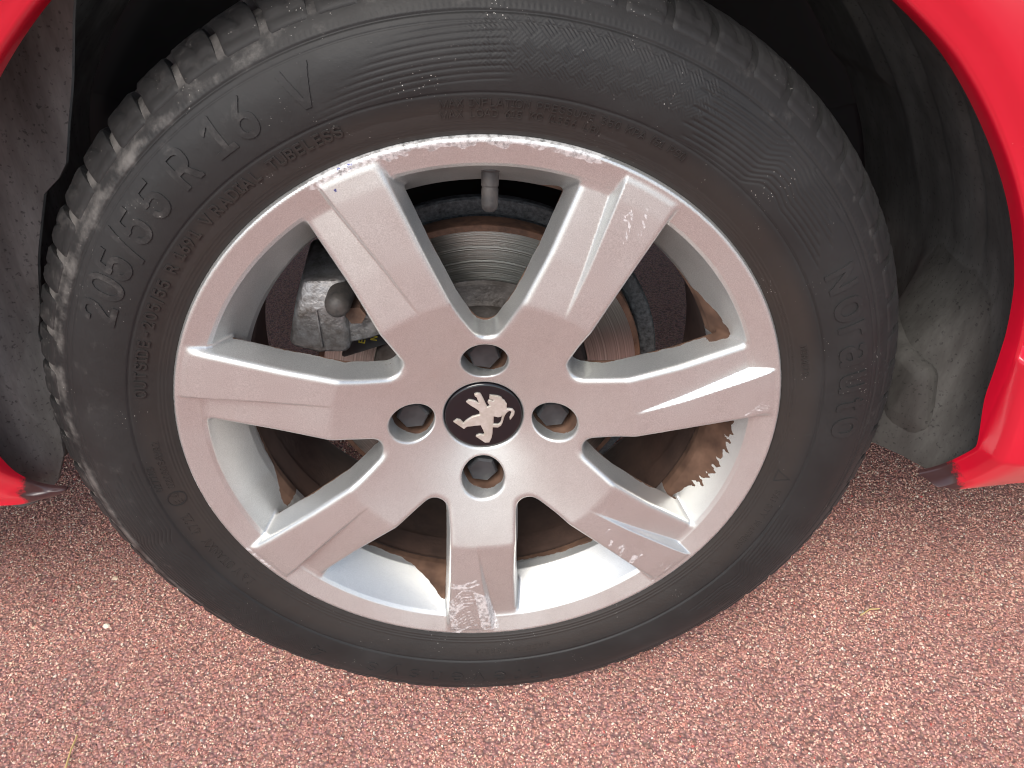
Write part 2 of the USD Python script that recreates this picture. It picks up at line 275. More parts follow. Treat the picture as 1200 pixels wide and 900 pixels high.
def rim_field(x, y, z, pl=None):
    r, d, F, _ = plan(x, z) if pl is None else pl
    top = (F - y) * (0.94 + 0.06 * (r > .112))
    wall = d - .14 * np.clip(y - F, 0, .03)
    f = smax(smax(wall, top, .0044), np.minimum(y - F - .0255, 9.0), .004)
    hubpad = smax(r - .072, smax(top, y - .052, .003), .003)
    f = np.minimum(f, hubpad)
    f = smin(f, rim_sd(r, y), .0035)
    hole = 9.0
    for b in BOLTS:
        hole = np.minimum(hole, np.hypot(x - .054 * math.cos(b), z - .054 * math.sin(b)) - .0172 + .04 * np.clip(y - .012, 0, .03))
    hole = np.maximum(hole, y - .046)
    hole = np.minimum(hole, np.maximum(r - .0304, y - .0305))
    # recess in the barrel round the valve
    return smax(f, -hole, .0022)
def surface_nets(h=.0011):
    xs = np.arange(-.2222, .2222 + h, h); ys = np.arange(-.0045, .0535, h); n = len(xs)
    X, Z = np.meshgrid(xs, xs, indexing='ij'); pl = plan(X, Z)
    V = np.empty((n, len(ys), n), np.float32)
    for j, y in enumerate(ys):
        V[:, j, :] = rim_field(X, np.full_like(X, y), Z, pl)
    s = V < 0
    A, B, C = s.shape
    cell = np.zeros((A - 1, B - 1, C - 1), np.int8)
    for i in (0, 1):
        for j in (0, 1):
            for k in (0, 1):
                cell += s[i:A - 1 + i, j:B - 1 + j, k:C - 1 + k]
    act = (cell > 0) & (cell < 8); idx = np.full(cell.shape, -1, np.int64); ci = np.argwhere(act); idx[act] = np.arange(len(ci))
    acc = np.zeros((len(ci), 3)); cnt = np.zeros(len(ci))
    corner = [(i, j, k) for i in (0, 1) for j in (0, 1) for k in (0, 1)]
    val = {c: V[ci[:, 0] + c[0], ci[:, 1] + c[1], ci[:, 2] + c[2]] for c in corner}
    for a in corner:
        for ax in range(3):
            if a[ax] == 0:
                b = list(a); b[ax] = 1; va, vb = val[a], val[tuple(b)]; m = (va < 0) != (vb < 0)
                t = np.where(m, va / np.where(m, va - vb, 1), 0)
                p = np.broadcast_to(np.array(a, float), acc.shape).copy(); p[:, ax] += t
                acc += p * m[:, None]; cnt += m
    v = (ci + acc / cnt[:, None]) * h + np.array([xs[0], ys[0], xs[0]])
    faces = []
    for ax in range(3):
        u, w = (ax + 1) % 3, (ax + 2) % 3
        a = s.take(range(s.shape[ax] - 1), ax); b = s.take(range(1, s.shape[ax]), ax)
        e = np.argwhere(a != b); ok = np.ones(len(e), bool)
        for t in (u, w): ok &= (e[:, t] > 0) & (e[:, t] < cell.shape[t])
        e = e[ok]; ins = a[tuple(e.T)]
        def at(du, dw):
            q = e.copy(); q[:, u] -= du; q[:, w] -= dw; return idx[tuple(q.T)]
        q = np.stack([at(1, 1), at(0, 1), at(0, 0), at(1, 0)], 1); q[~ins] = q[~ins][:, ::-1]
        faces.append(q)
    q = np.vstack(faces); q = q[(q >= 0).all(1)]
    f = np.vstack([q[:, [0, 1, 2]], q[:, [0, 2, 3]]])
    def grad(v, e=.0004):
        g = np.stack([rim_field(*(v + np.eye(3)[k] * e).T) - rim_field(*(v - np.eye(3)[k] * e).T) for k in range(3)], 1) / (2 * e); return g
    for _ in range(2):
        g = grad(v); val0 = rim_field(*v.T); l2 = np.maximum((g * g).sum(1), .25)
        v = v - np.clip(val0 / l2, -h * .7, h * .7)[:, None] * g
    g = grad(v); nrm = g / np.maximum(np.linalg.norm(g, axis=1, keepdims=True), 1e-9)
    return v, f, nrm
rv, rf, rn = surface_nets()
fc = rv[rf].mean(1)
face_n = np.cross(rv[rf[:, 1]] - rv[rf[:, 0]], rv[rf[:, 2]] - rv[rf[:, 0]])
if (face_n * rn[rf[:, 0]]).sum() < 0: rf = rf[:, ::-1]

def rim_wear(v):
    """R: grime, G: bare scrapes, B: blue rub marks; each reaches full where it is sure and fades to nothing."""
    x, y, z = v.T; r, d, F, k = plan(x, z); a = np.degrees(np.arctan2(z, x)) % 360
    n = meshkit.fbm(v * 45, 4, 3) - .5; n2 = meshkit.fbm(v * np.array([160, 160, 160]), 3, 5) - .5
    depth = y - F
    # walls: the back edge is bare of paint in some windows more than in others
    lim = .0225 + .012 * n
    dirty = sstep(depth, lim - .003, lim + .003) * (r < .2) * sstep(rim_sd(r, y), .0005, .0025)
    # barrel behind the cove: how far the paint reaches differs round the wheel
    ea = [0, 3, 8, 14, 20, 26, 33, 45, 66, 70, 74, 79, 110, 150, 190, 199, 206, 212, 225, 236, 244, 251, 257, 263, 272, 278, 298, 306, 325, 338, 342, 350, 360]
    ev = [16, 17, 20, 23, 19, 24, 38, 45, 43, 26, 31, 46, 48, 48, 46, 41, 31, 27, 38, 44, 42, 32, 17, 12, 40, 44, 43, 41, 36, 22, 19, 17, 17]
    edge = np.interp(a, ea, ev) * 1e-3 + .006 * n + .0025 * n2
    edge += .0095 * np.clip(.55 + 3.5 * n2, .1, 1.2) * (np.abs((a * .85 + 2.5 * n2) % 2 - 1) ** 1.6 - .5) * ((a > 335) | (a < 6))
    barrel = sstep(y, edge - .003, edge + .003) * (r > .176) * (r < .21) * (d > -.002)
    hole = np.zeros_like(r)
    for q, b in enumerate(BOLTS):
        t = np.hypot(x - .054 * math.cos(b), z - .054 * math.sin(b))
        side = (x - .054 * math.cos(b)) * .6 - (z - .054 * math.sin(b)) * .3
        hole = np.maximum(hole, (t < .0185) * sstep(y - tab(_F, r) + side * .5 + .012 * n, .009, .016))
    corner = sstep(depth, .008, .02) * sstep(n, .08, .22) * (r < .1) * (r > .07) * .8
    red = np.clip(np.maximum.reduce([dirty, barrel, hole, corner]), 0, 1) * .8
    # kerb scuffs on the flange
    top = np.clip(np.maximum(sstep(a, 62, 72) * sstep(a, 128, 112), .0), 0, 1)
    low = .36 * sstep(a, 186, 196) * sstep(a, 352, 335) + .18
    wid = np.where(top > .5, .0056 + .009 * n2, .0035 + .0018 * n2 * 4)
    green = np.maximum(top * .56, low * .62) * sstep(r, .2195 - wid - .0012, .2195 - wid + .001) * (y < .006)
    green = green + .25 * n * (green > .05)
    P = np.stack([x, z], 1) * 1e3; front = (depth < .004) & (r > .1)
    def strokes(lines, w, gain):
        nonlocal green
        for L in lines:
            near = front & (np.abs(P - np.mean(L, 0)).max(1) < 60)
            if near.any():
                dd = dist_poly(P[near], L); green[near] = np.maximum(green[near], gain * (1 - sstep(dd, w * .55, w * 1.25)))
    rs = np.random.default_rng(3)
    # broad curved rubs on the foot of the downward spoke
    for i in range(13):
        t = i / 12; y0 = -166 - 44 * t; xa = -37 + 3 * t
        strokes([[(xa, y0 - 14), (xa + 5, y0 - 4), (xa + 13, y0 + 2 + 4 * (1 - t)), (xa + 23 - rs.uniform(0, 6), y0 + 5)]], 1.2 + rs.uniform(-.3, .6), .55 + rs.uniform(-.1, .1))
    for i in range(7):
        x0 = -12 + i * 1.7; strokes([[(x0 - 2, -163 - i), (x0 + 1, -185), (x0 + 4 + i * .6, -213)]], 1.1 + rs.uniform(0, .5), .55)
    strokes([[(-35, -152), (-24, -154), (-12, -149)], [(-36, -156), (-20, -157), (-10, -153)]], 2.0, .55)
    # chips on the lower right spoke
    for (cx, cz), L, w in [((110, -122), 12, 2.0), ((109, -118), 5, 2.2), ((100, -113), 5, 2.0), ((97, -99), 4, 1.6), ((91, -118), 4, 2.4), ((86, -119), 4, 1.8), ((120, -133), 7, 3.0), ((125, -130), 5, 2.0), ((104, -142), 6, 2.6), ((97, -137), 5, 2.0), ((146, -141), 7, 1.2), ((151, -147), 8, 1.2), ((141, -160), 6, 1.4), ((88, -78), 6, 1.0), ((92, -80), 6, 1.0), ((96, -82), 5, 1.0)]:
        an = rs.uniform(.6, 1.5); strokes([[(cx - L / 2 * math.cos(an), cz - L / 2 * math.sin(an)), (cx + L / 2 * math.cos(an), cz + L / 2 * math.sin(an))]], w, .52)
    # hatched scratches on the upper right spoke
    strokes([[(97, 174), (93, 150)], [(98, 172), (95, 152)], [(106, 173), (101, 152)], [(107, 171), (103, 153)], [(86, 158), (97, 173)], [(87, 166), (96, 171)], [(86, 162), (97, 167)]], .6, .52)
    strokes([[(118, 178), (100, 152), (86, 128), (78, 112)]], 1.0, .36)
    # fine arcs on the right spoke by the flange
    for i in range(5): strokes([[(190 + 2 * i, 9 + i * 1.5), (200 + i, 13 + i * 2), (214, 15 + i * 2.2)]], .7, .48)
    strokes([[(199, 29), (209, 45)], [(202, 27), (213, 44)]], .5, .46)
    strokes([[(-73, 208), (-66, 190), (-60, 186)], [(-70, 206), (-60, 196), (-54, 190)], [(-66, 206), (-57, 199)], [(-80, 201), (-72, 186)], [(-78, 203), (-69, 183)]], .6, .42)
    strokes([[(-193, -100), (-184, -113), (-176, -125)]], 2.2, .5)
    strokes([[(-219, -20), (-216, -44), (-211, -60)]], 1.8, .5)
    blue = np.zeros_like(r)
    for (cx, cz), w in [((-73, 205), 6), ((-80, 203), 4), ((-84, 190), 5)]:
        blue = np.maximum(blue, front * .5 * (1 - sstep(np.hypot(P[:, 0] - cx, P[:, 1] - cz), w * .2, w)))
    return np.clip(np.stack([red, green, blue], 1), 0, 1)
RW = rim_wear(rv)
fr = np.hypot(fc[:, 0], fc[:, 2]); _, fd, _, fk = plan(fc[:, 0], fc[:, 2])
isub = (fr < .2) & (fd < .012)
hubm = (fr < .1115); spm = ~hubm & isub
def rim_part(name, keep, extra=None, **k):
    used, f = sub(rv, rf, rn, keep); v, n, w = rv[used], rn[used], RW[used]
    if extra is not None:
        ev, ef, en, ew = extra; f = np.vstack([f, ef + len(v)]); v, n, w = np.vstack([v, ev]), np.vstack([n, en]), np.vstack([w, ew])
    raw(name, v, f, n, 'alloy_paint', WHEEL, {'wear': w}, **k)
# barrel behind the spokes
bp = [(.1800, .0498), (.1806, .0515), (.1835, .0530), (.1830, .0560), (.1815, .0600), (.1815, .078), (.1835, .080), (.1850, .120), (.1870, .150), (.1930, .160), (.1990, .170), (.2120, .178), (.2170, .188)]
bv, bf = lathe(bp, 300); tm = trimesh.Trimesh(bv, bf, process=False); tn = np.array(tm.vertex_normals)
if (tn[:, 0] * bv[:, 0] + tn[:, 2] * bv[:, 2]).mean() > 0: tn = -tn; bf = bf[:, ::-1]
bw = np.zeros((len(bv), 3)); bw[:, 0] = .8
obj('rim_barrel', (bv, bf), 'brake_dust', WHEEL, smooth=40, label='inside of the rim dark brown with brake dust')
rim_part('rim', ~hubm & ~spm, label='silver outer rim with a kerb-scuffed lip and brown grime inside')
rim_part('hub', hubm, label='dished silver hub with four bolt holes')
SPOKE_LABEL = ['downward spoke with whitish rubbed scratches at its foot', 'lower right spoke with white paint chips', 'right spoke with fine curved scratches near the lip', 'upper right spoke with hatched scratches',
               'upper left spoke with blue rub marks near the lip', 'left spoke, scuffed where it meets the lip', 'lower left spoke, clean with a scuffed foot']
for i in range(7): rim_part('spoke', spm & (fk == i), label=SPOKE_LABEL[i])

# --- bolts, cap, emblem, valve
for b in BOLTS:
    c, s_ = .054 * math.cos(b), .054 * math.sin(b)
    t = b + .35 if abs(math.sin(b)) > .5 else b + .12
    hx = [(c + q * math.cos(t + k * math.pi / 3), yy, s_ + q * math.sin(t + k * math.pi / 3)) for k in range(6) for q, yy in ((.0108, .0262), (.0124, .0280), (.0126, .046))]
    obj('wheel_bolt_cap', hull(hx), 'black_plastic', WHEEL, smooth=25)
cp = [(0, .0247), (.010, .02475), (.020, .0249), (.0272, .0252), (.0288, .0256), (.0297, .0264), (.0300, .0285), (.0300, .032)]
cv, cf = lathe(cp, 96); obj('centre_cap', (cv, cf), 'cap_black', WHEEL, smooth=50, label='round glossy black centre cap')
LION = [(-6.4,20.8),(-4,21.7),(-1.7,21.2),(-.6,19.3),(.5,16.4),(2,12),(3.3,8.3),(3.8,8.5),(5.6,9.4),(4.7,10.7),(3.8,12.4),(4.2,14.3),(6,14.9),(7.9,13.6),(8.7,14.5),(7.2,14.8),(5.2,16.1),(5.5,19.5),(8.1,18.9),(12,18.2),(14.7,16.6),(15.5,14.7),(17,13.6),(17.8,11.7),(18.9,10.1),(18.5,7.7),(18.9,5.8),(20.5,5.7),(23.3,5.1),(24.8,2.5),(24.2,-.9),(22.4,-3.7),(21,-5.4),(20.6,-3.1),(21.6,-.2),(22.4,2.2),(21.2,3.4),(19.6,2.8),(18,.9),(16.8,-1.4),(15.9,-4.4),(15.1,-7.8),(13.8,-10.7),(11.3,-12.3),(7.3,-11.9),(7,-13.9),(6.8,-17.4),(6.1,-21.9),(4.9,-24.9),(4.1,-26.8),(.8,-27),(-2,-24.5),(-6.7,-20.2),(-6.3,-19),(-3.4,-17.8),(-.6,-18.5),(.3,-17.5),(-.4,-14.5),(-1.6,-11.4),(-2.3,-9.3),(-8.8,-9.8),(-13.2,-10.2),(-15.7,-12.3),(-20,-8.3),(-23.9,-4.6),(-20.8,-2.1),(-18.1,-3),(-15.8,-6.1),(-13.7,-3.7),(-9.2,-.5),(-2.7,1.4),(-3,4.5),(-5.7,7.1),(-9.6,10.2),(-12.2,12.8),(-13,13.9),(-10.9,15.8),(-8.6,15.6),(-5.5,14.3),(-3.2,12.3),(-3.9,15.2),(-4.6,17.6),(-5.9,18.6)]
LHOLE = [(8.2,-1.2),(11.5,-2.3),(14.1,-2),(15,-.4),(14.1,-5.3),(13.2,-7.7),(11.4,-8.9),(7.8,-8.4)]
lion = Polygon([(a * 1e-3 * .97 - .0002, b * 1e-3 * .97 + .0018) for a, b in LION], [[(a * 1e-3 * .97 - .0002, b * 1e-3 * .97 + .0018) for a, b in LHOLE]]).buffer(0)
def plate(poly, y0, y1, bevel=0.0):
    """A flat outline standing up from y0 (inside) to y1 (towards the viewer), with a bevel."""
    out = []
    for g in getattr(poly, 'geoms', [poly]):
        m = trimesh.creation.extrude_polygon(g, 1.0, engine='earcut'); v = np.array(m.vertices); out.append(trimesh.Trimesh(np.stack([v[:, 0], y0 + (y1 - y0) * v[:, 2], v[:, 1]], 1), m.faces[:, ::-1] if y1 < y0 else m.faces, process=False))
    m = trimesh.util.concatenate(out); m.fix_normals(); return m
em = trimesh.util.concatenate([plate(lion, .0262, .0240), plate(lion.buffer(-.0007), .0242, .02345)])
obj('lion_emblem', em, 'chrome', WHEEL, label='silver rearing lion emblem on the black cap')
def tube_along(points, radii, seg=20):
    return manifold3d.Manifold.batch_hull([manifold3d.Manifold.sphere(radii[0], seg).translate(points[0]), manifold3d.Manifold.sphere(radii[-1], seg).translate(points[-1])])
def axis_lathe(profile, base, direction, n=40):
    """Turns (radius, distance along) about an axis from BASE along DIRECTION."""
    v, f = lathe(profile, n); d = np.asarray(direction, float); d /= np.linalg.norm(d)
    e1 = np.cross(d, [.3, .1, .9]); e1 /= np.linalg.norm(e1); e2 = np.cross(e1, d)
    m = trimesh.Trimesh(np.asarray(base) + v[:, :1] * e1 + v[:, 1:2] * d + v[:, 2:] * e2, f, process=False); m.fix_normals(); return m
vb = np.array([.195 * math.cos(VALVE), .0225, .195 * math.sin(VALVE)])
obj('tyre_valve', axis_lathe([(.0075, -.004), (.0075, .0025), (.0056, .0035), (.0056, .012), (.0051, .0125), (.0051, .0135), (.0054, .0142), (.0054, .0235), (.0048, .0262), (.0030, .0280), (0, .0286)], vb, (-math.cos(VALVE) * .93, -.22, -math.sin(VALVE) * .93)), 'valve_rubber', WHEEL, smooth=40, label='black tyre valve with its dust cap on')

# ---------------------------------------------------------------- tyre
_tp = np.array([(.2160, .010), (.2190, .0042), (.2212, .0014), (.2262, -.0012), (.2320, -.0040), (.2400, -.0070), (.2500, -.0096), (.2620, -.0106), (.2740, -.0089), (.2840, -.0050), (.2920, -.0003), (.2985, .0050)])
from scipy.interpolate import CubicSpline
_tl = np.r_[0, np.cumsum(np.linalg.norm(np.diff(_tp, axis=0), axis=1))]; _ts = CubicSpline(_tl, _tp)
NR, NA = 170, 2200
_L = np.linspace(0, _tl[-1], NR); _S = _ts(_L); _T = _ts(_L, 1); _N = np.stack([_T[:, 1], -_T[:, 0]], 1); _N /= np.linalg.norm(_N, axis=1, keepdims=True)
if _N[80, 1] > 0: _N = -_N
_A = np.linspace(0, 2 * math.pi, NA, endpoint=False)
RR = _S[:, 0]
def groove(x, w): return np.exp(-(x / w) ** 2)
def squash(v):
    """The tyre's foot pressed flat on the ground."""
    v = v.copy(); low = v[:, 2] < -.270
    s = sstep(-v[:, 2], .25, .305); rr = np.hypot(v[:, 0], v[:, 2])
    v[:, 1] -= .003 * s * sstep(rr, .225, .27)
    v[:, 2] = np.where(v[:, 2] < -.3045, -.3045 + (v[:, 2] + .3045) * .01, v[:, 2]); return v
def sidewall_height(R, A):
    deg = np.degrees(A) % 360; d180 = (deg + 180) % 360 - 180
    h = np.zeros(np.broadcast(R, A).shape)
    for r0 in (.2240, .2262, .2284): h += .00035 * groove(R - r0, .0006)
    h -= .00060 * groove(R - .2465, .0008); h += .00040 * sstep(R, .2465, .2480) * sstep(R, .285, .27)
    h -= .0010 * groove(R - .2875, .0008); h -= .0004 * groove(R - .2830, .0004)
    h += .00009 * groove(R - .2905, .0018) * np.sin(A * 560)
    def lines(t0, lo, hi, sgn, slope, amp=.0004, n=11):
        g = np.zeros_like(h); t = (d180 - t0)
        bend = .0070 * (sstep(t * sgn, -3.0, 0.5) - sstep(t * sgn, 2.2, 5.5) * .45)
        for k in range(n):
            rk = .2500 + .0033 * k + bend - slope * t * 1e-4
            a, b = lo - 1.1 * k * 0 , hi
            g = np.maximum(g, groove(R - rk, .00055) * sstep(t, lo + (k % 4) * 1.1 + .5 * k, lo + (k % 4) * 1.1 + .5 * k + 1) * sstep(t, hi - (k % 3) * 1.0, hi - (k % 3) * 1.0 - 1) * (rk < .2855))
        return -amp * 1.6 * g
    h += lines(47.5, -17, 15, -1, 1.5)
    for k in range(9):
        rk = .2525 + .0034 * k - (d180 - 95) * 2.2e-4
        h -= .00045 * groove(R - rk, .0005) * sstep(d180, 84, 87) * sstep(d180, 113 - 1.6 * k, 107 - 1.6 * k)
    h += lines(-162.0, -18, 20, 1, 1.0, .0003)
    h += lines(-35.0, -14, 16, -1, 3.0, .0003)
    # hatched fields between the lined ones: squares of fine ribs turned against each other
    for lo, hi in ((57, 92), (-146, -122)):
        u = (A * .27) / .0075; w = R / .0075; p, q = (u + w) * .7071, (u - w) * .7071
        chk = (np.floor(p) + np.floor(q)) % 2
        rib = np.where(chk < 1, np.sin(p * 2 * math.pi * 4), np.sin(q * 2 * math.pi * 4))
        h += .00020 * rib * sstep(d180, lo, lo + 4) * sstep(d180, hi, hi - 4) * sstep(R, .252 + .00045 * np.abs(d180 - (lo + hi) / 2), .257 + .00045 * np.abs(d180 - (lo + hi) / 2)) * sstep(R, .2868, .2858)
    return h
AA, RG = np.meshgrid(_A, RR, indexing='ij')
HH = sidewall_height(RG, AA)
HH += .0003 * (meshkit.fbm(np.stack([RG * np.cos(AA), RG * 0, RG * np.sin(AA)], -1) * 60, 3, 9) - .5)
r_ = RG + HH * _N[None, :, 0]; y_ = _S[None, :, 1] + HH * _N[None, :, 1]
tv = np.stack([r_ * np.cos(AA), y_, r_ * np.sin(AA)], -1).reshape(-1, 3)
i, j = np.meshgrid(np.arange(NA), np.arange(NR - 1), indexing='ij')
tq = np.stack([i * NR + j, ((i + 1) % NA) * NR + j, ((i + 1) % NA) * NR + j + 1, i * NR + j + 1], -1).reshape(-1, 4)
tf = np.vstack([tq[:, [0, 1, 2]], tq[:, [0, 2, 3]]])
cp = [(.2985, .0050), (.3014, .0076), (.3046, .0122), (.3075, .0190), (.3096, .030), (.3090, .050), (.3090, .0505), (.3090, .051), (.3090, .058), (.3160, .0585), (.3166, .078), (.3166, .080), (.3092, .0805), (.3092, .089), (.3166, .0895), (.3168, .110), (.3092, .1105), (.3092, .119), (.3166, .1195), (.3155, .150), (.312, .178), (.305, .192), (.290, .202), (.262, .2075), (.240, .203), (.2170, .194)]
wv, wf = lathe(cp, 720); wf = wf + len(tv)
tv2 = squash(np.vstack([tv, wv])); tf2 = np.vstack([tf, wf[:, ::-1]])
ttm = trimesh.Trimesh(tv2, tf2, process=False)
fn = np.cross(tv2[tf2[:, 1]] - tv2[tf2[:, 0]], tv2[tf2[:, 2]] - tv2[tf2[:, 0]]); mid = tv2[tf2].mean(1)
out = mid.copy(); rr0 = np.maximum(np.hypot(mid[:, 0], mid[:, 2]), 1e-6); sc = .262 / rr0; out = mid - np.stack([mid[:, 0] * sc, 0 * sc + .1, mid[:, 2] * sc], 1)
fl_ = (fn * out).sum(1) < 0; tf2[fl_] = tf2[fl_][:, ::-1]
_, _, tnn = meshkit.arrays((tv2, tf2), True)
def tyre_wear(v, floor=0.0):
    x, y, z = v.T; r = np.hypot(x, z); a = (np.degrees(np.arctan2(z, x)) + 180) % 360 - 180
    left = sstep(a, 85, 135) + sstep(a, -120, -160)
    dust = sstep(r, .284, .300) * (.10 + .13 * np.clip(left, 0, 1)) + .13 * np.clip(left, 0, 1) * sstep(r, .245, .262)
    dust = dust + .22 * sstep(r, .2860, .2900) * sstep(r, .2950, .2915) * np.clip(left, 0, 1)
    dust += .85 * (meshkit.fbm(v * 75, 5, 2) - .5) * (.15 + .85 * sstep(r, .255, .298))
    dust = dust + floor * np.clip(left, 0, 1) * sstep(r, .2975, .3000)
    brown = sstep(r, .2475, .236) * (.5 + .9 * (meshkit.fbm(v * 18, 3, 4) - .3))
    return np.clip(np.stack([dust, brown, 0 * r], 1), 0, 1)
raw('tyre', tv2, tf2, tnn, 'tyre_rubber', WHEEL, {'wear': tyre_wear(tv2, .34)}, label='worn black tyre sidewall with moulded lines and lettering')

# shoulder blocks round the tread, each a worn block with a notch and a slit
NB = 66
bp2 = np.array([(.2972, .0035), (.3005, .0055), (.3060, .0100), (.3105, .0160), (.3140, .0245), (.3158, .0350), (.3164, .0480), (.3150, .0495), (.308, .0500)])
_bl = np.r_[0, np.cumsum(np.linalg.norm(np.diff(bp2, axis=0), axis=1))]
def block(k):
    w = STEPB = 2 * math.pi / NB; rs = np.random.default_rng(100 + k)
    nl, na = 26, 13
    L = np.linspace(0, _bl[-1], nl); R = np.interp(L, _bl, bp2[:, 0]); Y = np.interp(L, _bl, bp2[:, 1])
    A = np.linspace(-.5, .5, na) * w * .82
    a, l = np.meshgrid(A, np.arange(nl), indexing='ij')
    rr, yy = R[l].copy(), Y[l]
    skew = .35 * w * sstep(yy, .008, .05)
    e = 1 - np.abs(a) / (w * .82 * .5); rr -= .0012 * (1 - sstep(e, 0, .12))
    rr -= .0022 * groove(a - .06 * w * np.sin(yy * 300), .045 * w) * sstep(yy, .009, .014) * sstep(yy, .038, .030)
    rr -= .0016 * groove(yy - .0085, .0011) * sstep(np.abs(a), .395 * w, .335 * w)
    pos = np.stack([rr * np.cos(a), yy, rr * np.sin(a)], -1)
    rr = rr + .0007 * (meshkit.fbm(pos * 300 + k * 7, 3, k) - .5)
    th = k * STEPB + a + skew
    top = np.stack([rr * np.cos(th), yy, rr * np.sin(th)], -1)
    rb = np.minimum(rr, R[l]) - .0065
    bot = np.stack([rb * np.cos(th), yy + .001, rb * np.sin(th)], -1)
    v = np.vstack([top.reshape(-1, 3), bot.reshape(-1, 3)]); n = na * nl
    i, j = np.meshgrid(np.arange(na - 1), np.arange(nl - 1), indexing='ij'); q = np.stack([i * nl + j, i * nl + j + 1, (i + 1) * nl + j + 1, (i + 1) * nl + j], -1).reshape(-1, 4)
    rim = [*range(0, nl), *range(nl - 1 + nl, n, nl), *range(n - 2, n - nl - 1, -1), *range(n - 2 * nl, 0, -nl)]
    side = np.array([(rim[t], rim[t] + n, rim[(t + 1) % len(rim)] + n, rim[(t + 1) % len(rim)]) for t in range(len(rim))])
    q = np.vstack([q, side]); f = np.vstack([q[:, [0, 1, 2]], q[:, [0, 2, 3]]])
    v = squash(v); m = trimesh.graph.smooth_shade(trimesh.Trimesh(v, f, process=False), angle=math.radians(50), facet_minarea=None)
    v, f = np.array(m.vertices), np.array(m.faces)
    fnn = np.cross(v[f[:, 1]] - v[f[:, 0]], v[f[:, 2]] - v[f[:, 0]]); c = v.mean(0) * [.97, 1, .97]
    if ((v[f].mean(1) - c) * fnn).sum() < 0: f = f[:, ::-1]
    n_ = np.zeros_like(v); fnn = np.cross(v[f[:, 1]] - v[f[:, 0]], v[f[:, 2]] - v[f[:, 0]])
    for t in range(3): np.add.at(n_, f[:, t], fnn)
    n_ /= np.maximum(np.linalg.norm(n_, axis=1, keepdims=True), 1e-12)
    wr = tyre_wear(v); wr[:, 0] = np.clip(wr[:, 0] * .75 - .10 + .16 * sstep(v[:, 1], .018, .035), 0, 1)
    raw('tread_block', v, f, n_, 'tyre_rubber', WHEEL, {'wear': wr})
for k in range(NB): block(k)

# moulded lettering that follows the sidewall
def on_wall(r, a, lift):
    l = np.interp(r, RR, _L); p = _ts(l); t = _ts(l, 1); n = np.stack([t[:, 1], -t[:, 0]], 1); n /= np.linalg.norm(n, axis=1, keepdims=True)
    n[n[:, 1] > 0] *= -1
    p = p + n * (lift[:, None] + np.interp(r, [.2465, .248], [0, .0004])[:, None]); return np.stack([p[:, 0] * np.cos(a), p[:, 1], p[:, 0] * np.sin(a)], 1)
def letter(ch, h, r0, deg, bold, depth, squeeze=1.0, outline=0.0):
    m = meshkit.text_mesh(ch, h, .001, bold); v = np.array(m.vertices); v[:, 0] -= (v[:, 0].min() + v[:, 0].max()) / 2
    m = trimesh.Trimesh(v, m.faces, process=False)
    if h > .012: m = m.subdivide_to_size(.004)
    v = np.array(m.vertices); f = np.array(m.faces)
    p = on_wall(r0 + v[:, 1], math.radians(deg) - v[:, 0] * squeeze / (r0 + h / 2), (v[:, 2] * 1000 - .5) * 2 * depth)
    return squash(p), f
def lettering(items, name_label, depth, bold=False, mat_='tyre_rubber'):
    vs, fs, n = [], [], 0
    for ch, h, r0, deg, *sq in items:
        if ch == ' ': continue
        v, f = letter(ch, h, r0, deg, bold, depth, *sq); vs.append(v); fs.append(f + n); n += len(v)
    v, f = np.vstack(vs), np.vstack(fs); m = trimesh.graph.smooth_shade(trimesh.Trimesh(v, f, process=False), angle=math.radians(40), facet_minarea=None); v, f = np.array(m.vertices), np.array(m.faces)
    n_ = np.zeros_like(v); c = np.cross(v[f[:, 1]] - v[f[:, 0]], v[f[:, 2]] - v[f[:, 0]])
    # outward side faces the viewer
    for t in range(3): np.add.at(n_, f[:, t], c)
    n_ /= np.maximum(np.linalg.norm(n_, axis=1, keepdims=True), 1e-12)
    wr = tyre_wear(v); wr[:, 0] = np.clip(wr[:, 0] + .10, 0, 1)
    raw('raised_lettering', v, f, n_, mat_, WHEEL, {'wear': wr}, label=name_label)
def spread(text, h, r0, a, b, sq=1.0):
    """Letters spaced by their widths from angle a to b (degrees, clockwise)."""
    W = {'I': .45, '1': .6, ' ': .7, 'J': .7, '/': .6, '-': .7, 'M': 1.2, 'W': 1.35, '(': .5, ')': .5, '.': .4, 'r': .6, 't': .6}
    w = [W.get(c, 1.0) for c in text]; tot = sum(w) - w[0] / 2 - w[-1] / 2; out, x = [], 0.0
    for i, c in enumerate(text):
        if i: x += (w[i - 1] + w[i]) / 2
        out.append((c, h, r0, a + (b - a) * x / tot, sq))
    return out
big = [('2', 153.5), ('0', 149.4), ('5', 145.7), ('/', 142.4), ('5', 139.3), ('5', 134.6), ('R', 128.6), ('1', 122.4), ('6', 118.4), ('V', 110.5)]
lettering([(c, .0210, .2580, a) for c, a in big], 'large raised size figures 205/55 R16 V', .0007, True)
lettering(spread('OUTSIDE', .0068, .2360, 166.8, 157.0) + [('-', .0068, .2360, 155.1)] + spread('205/55 R 16', .0068, .2360, 153.4, 138.4) + spread('91 V', .0068, .2360, 137.0, 132.4) + spread('RADIAL', .0068, .2360, 130.2, 122.2) + spread('TUBELESS', .0068, .2360, 119.2, 108.8), 'raised words OUTSIDE, the size, RADIAL and TUBELESS', .0009, True)
lettering(spread('MAX INFLATION PRESSURE 350 KPA (51 PSI)', .0046, .2385, 93.8, 58.8) + spread('MAX LOAD 615 KG (1356 LB)', .0046, .2320, 94.0, 71.9), 'two raised lines with maximum pressure and load', .0006)
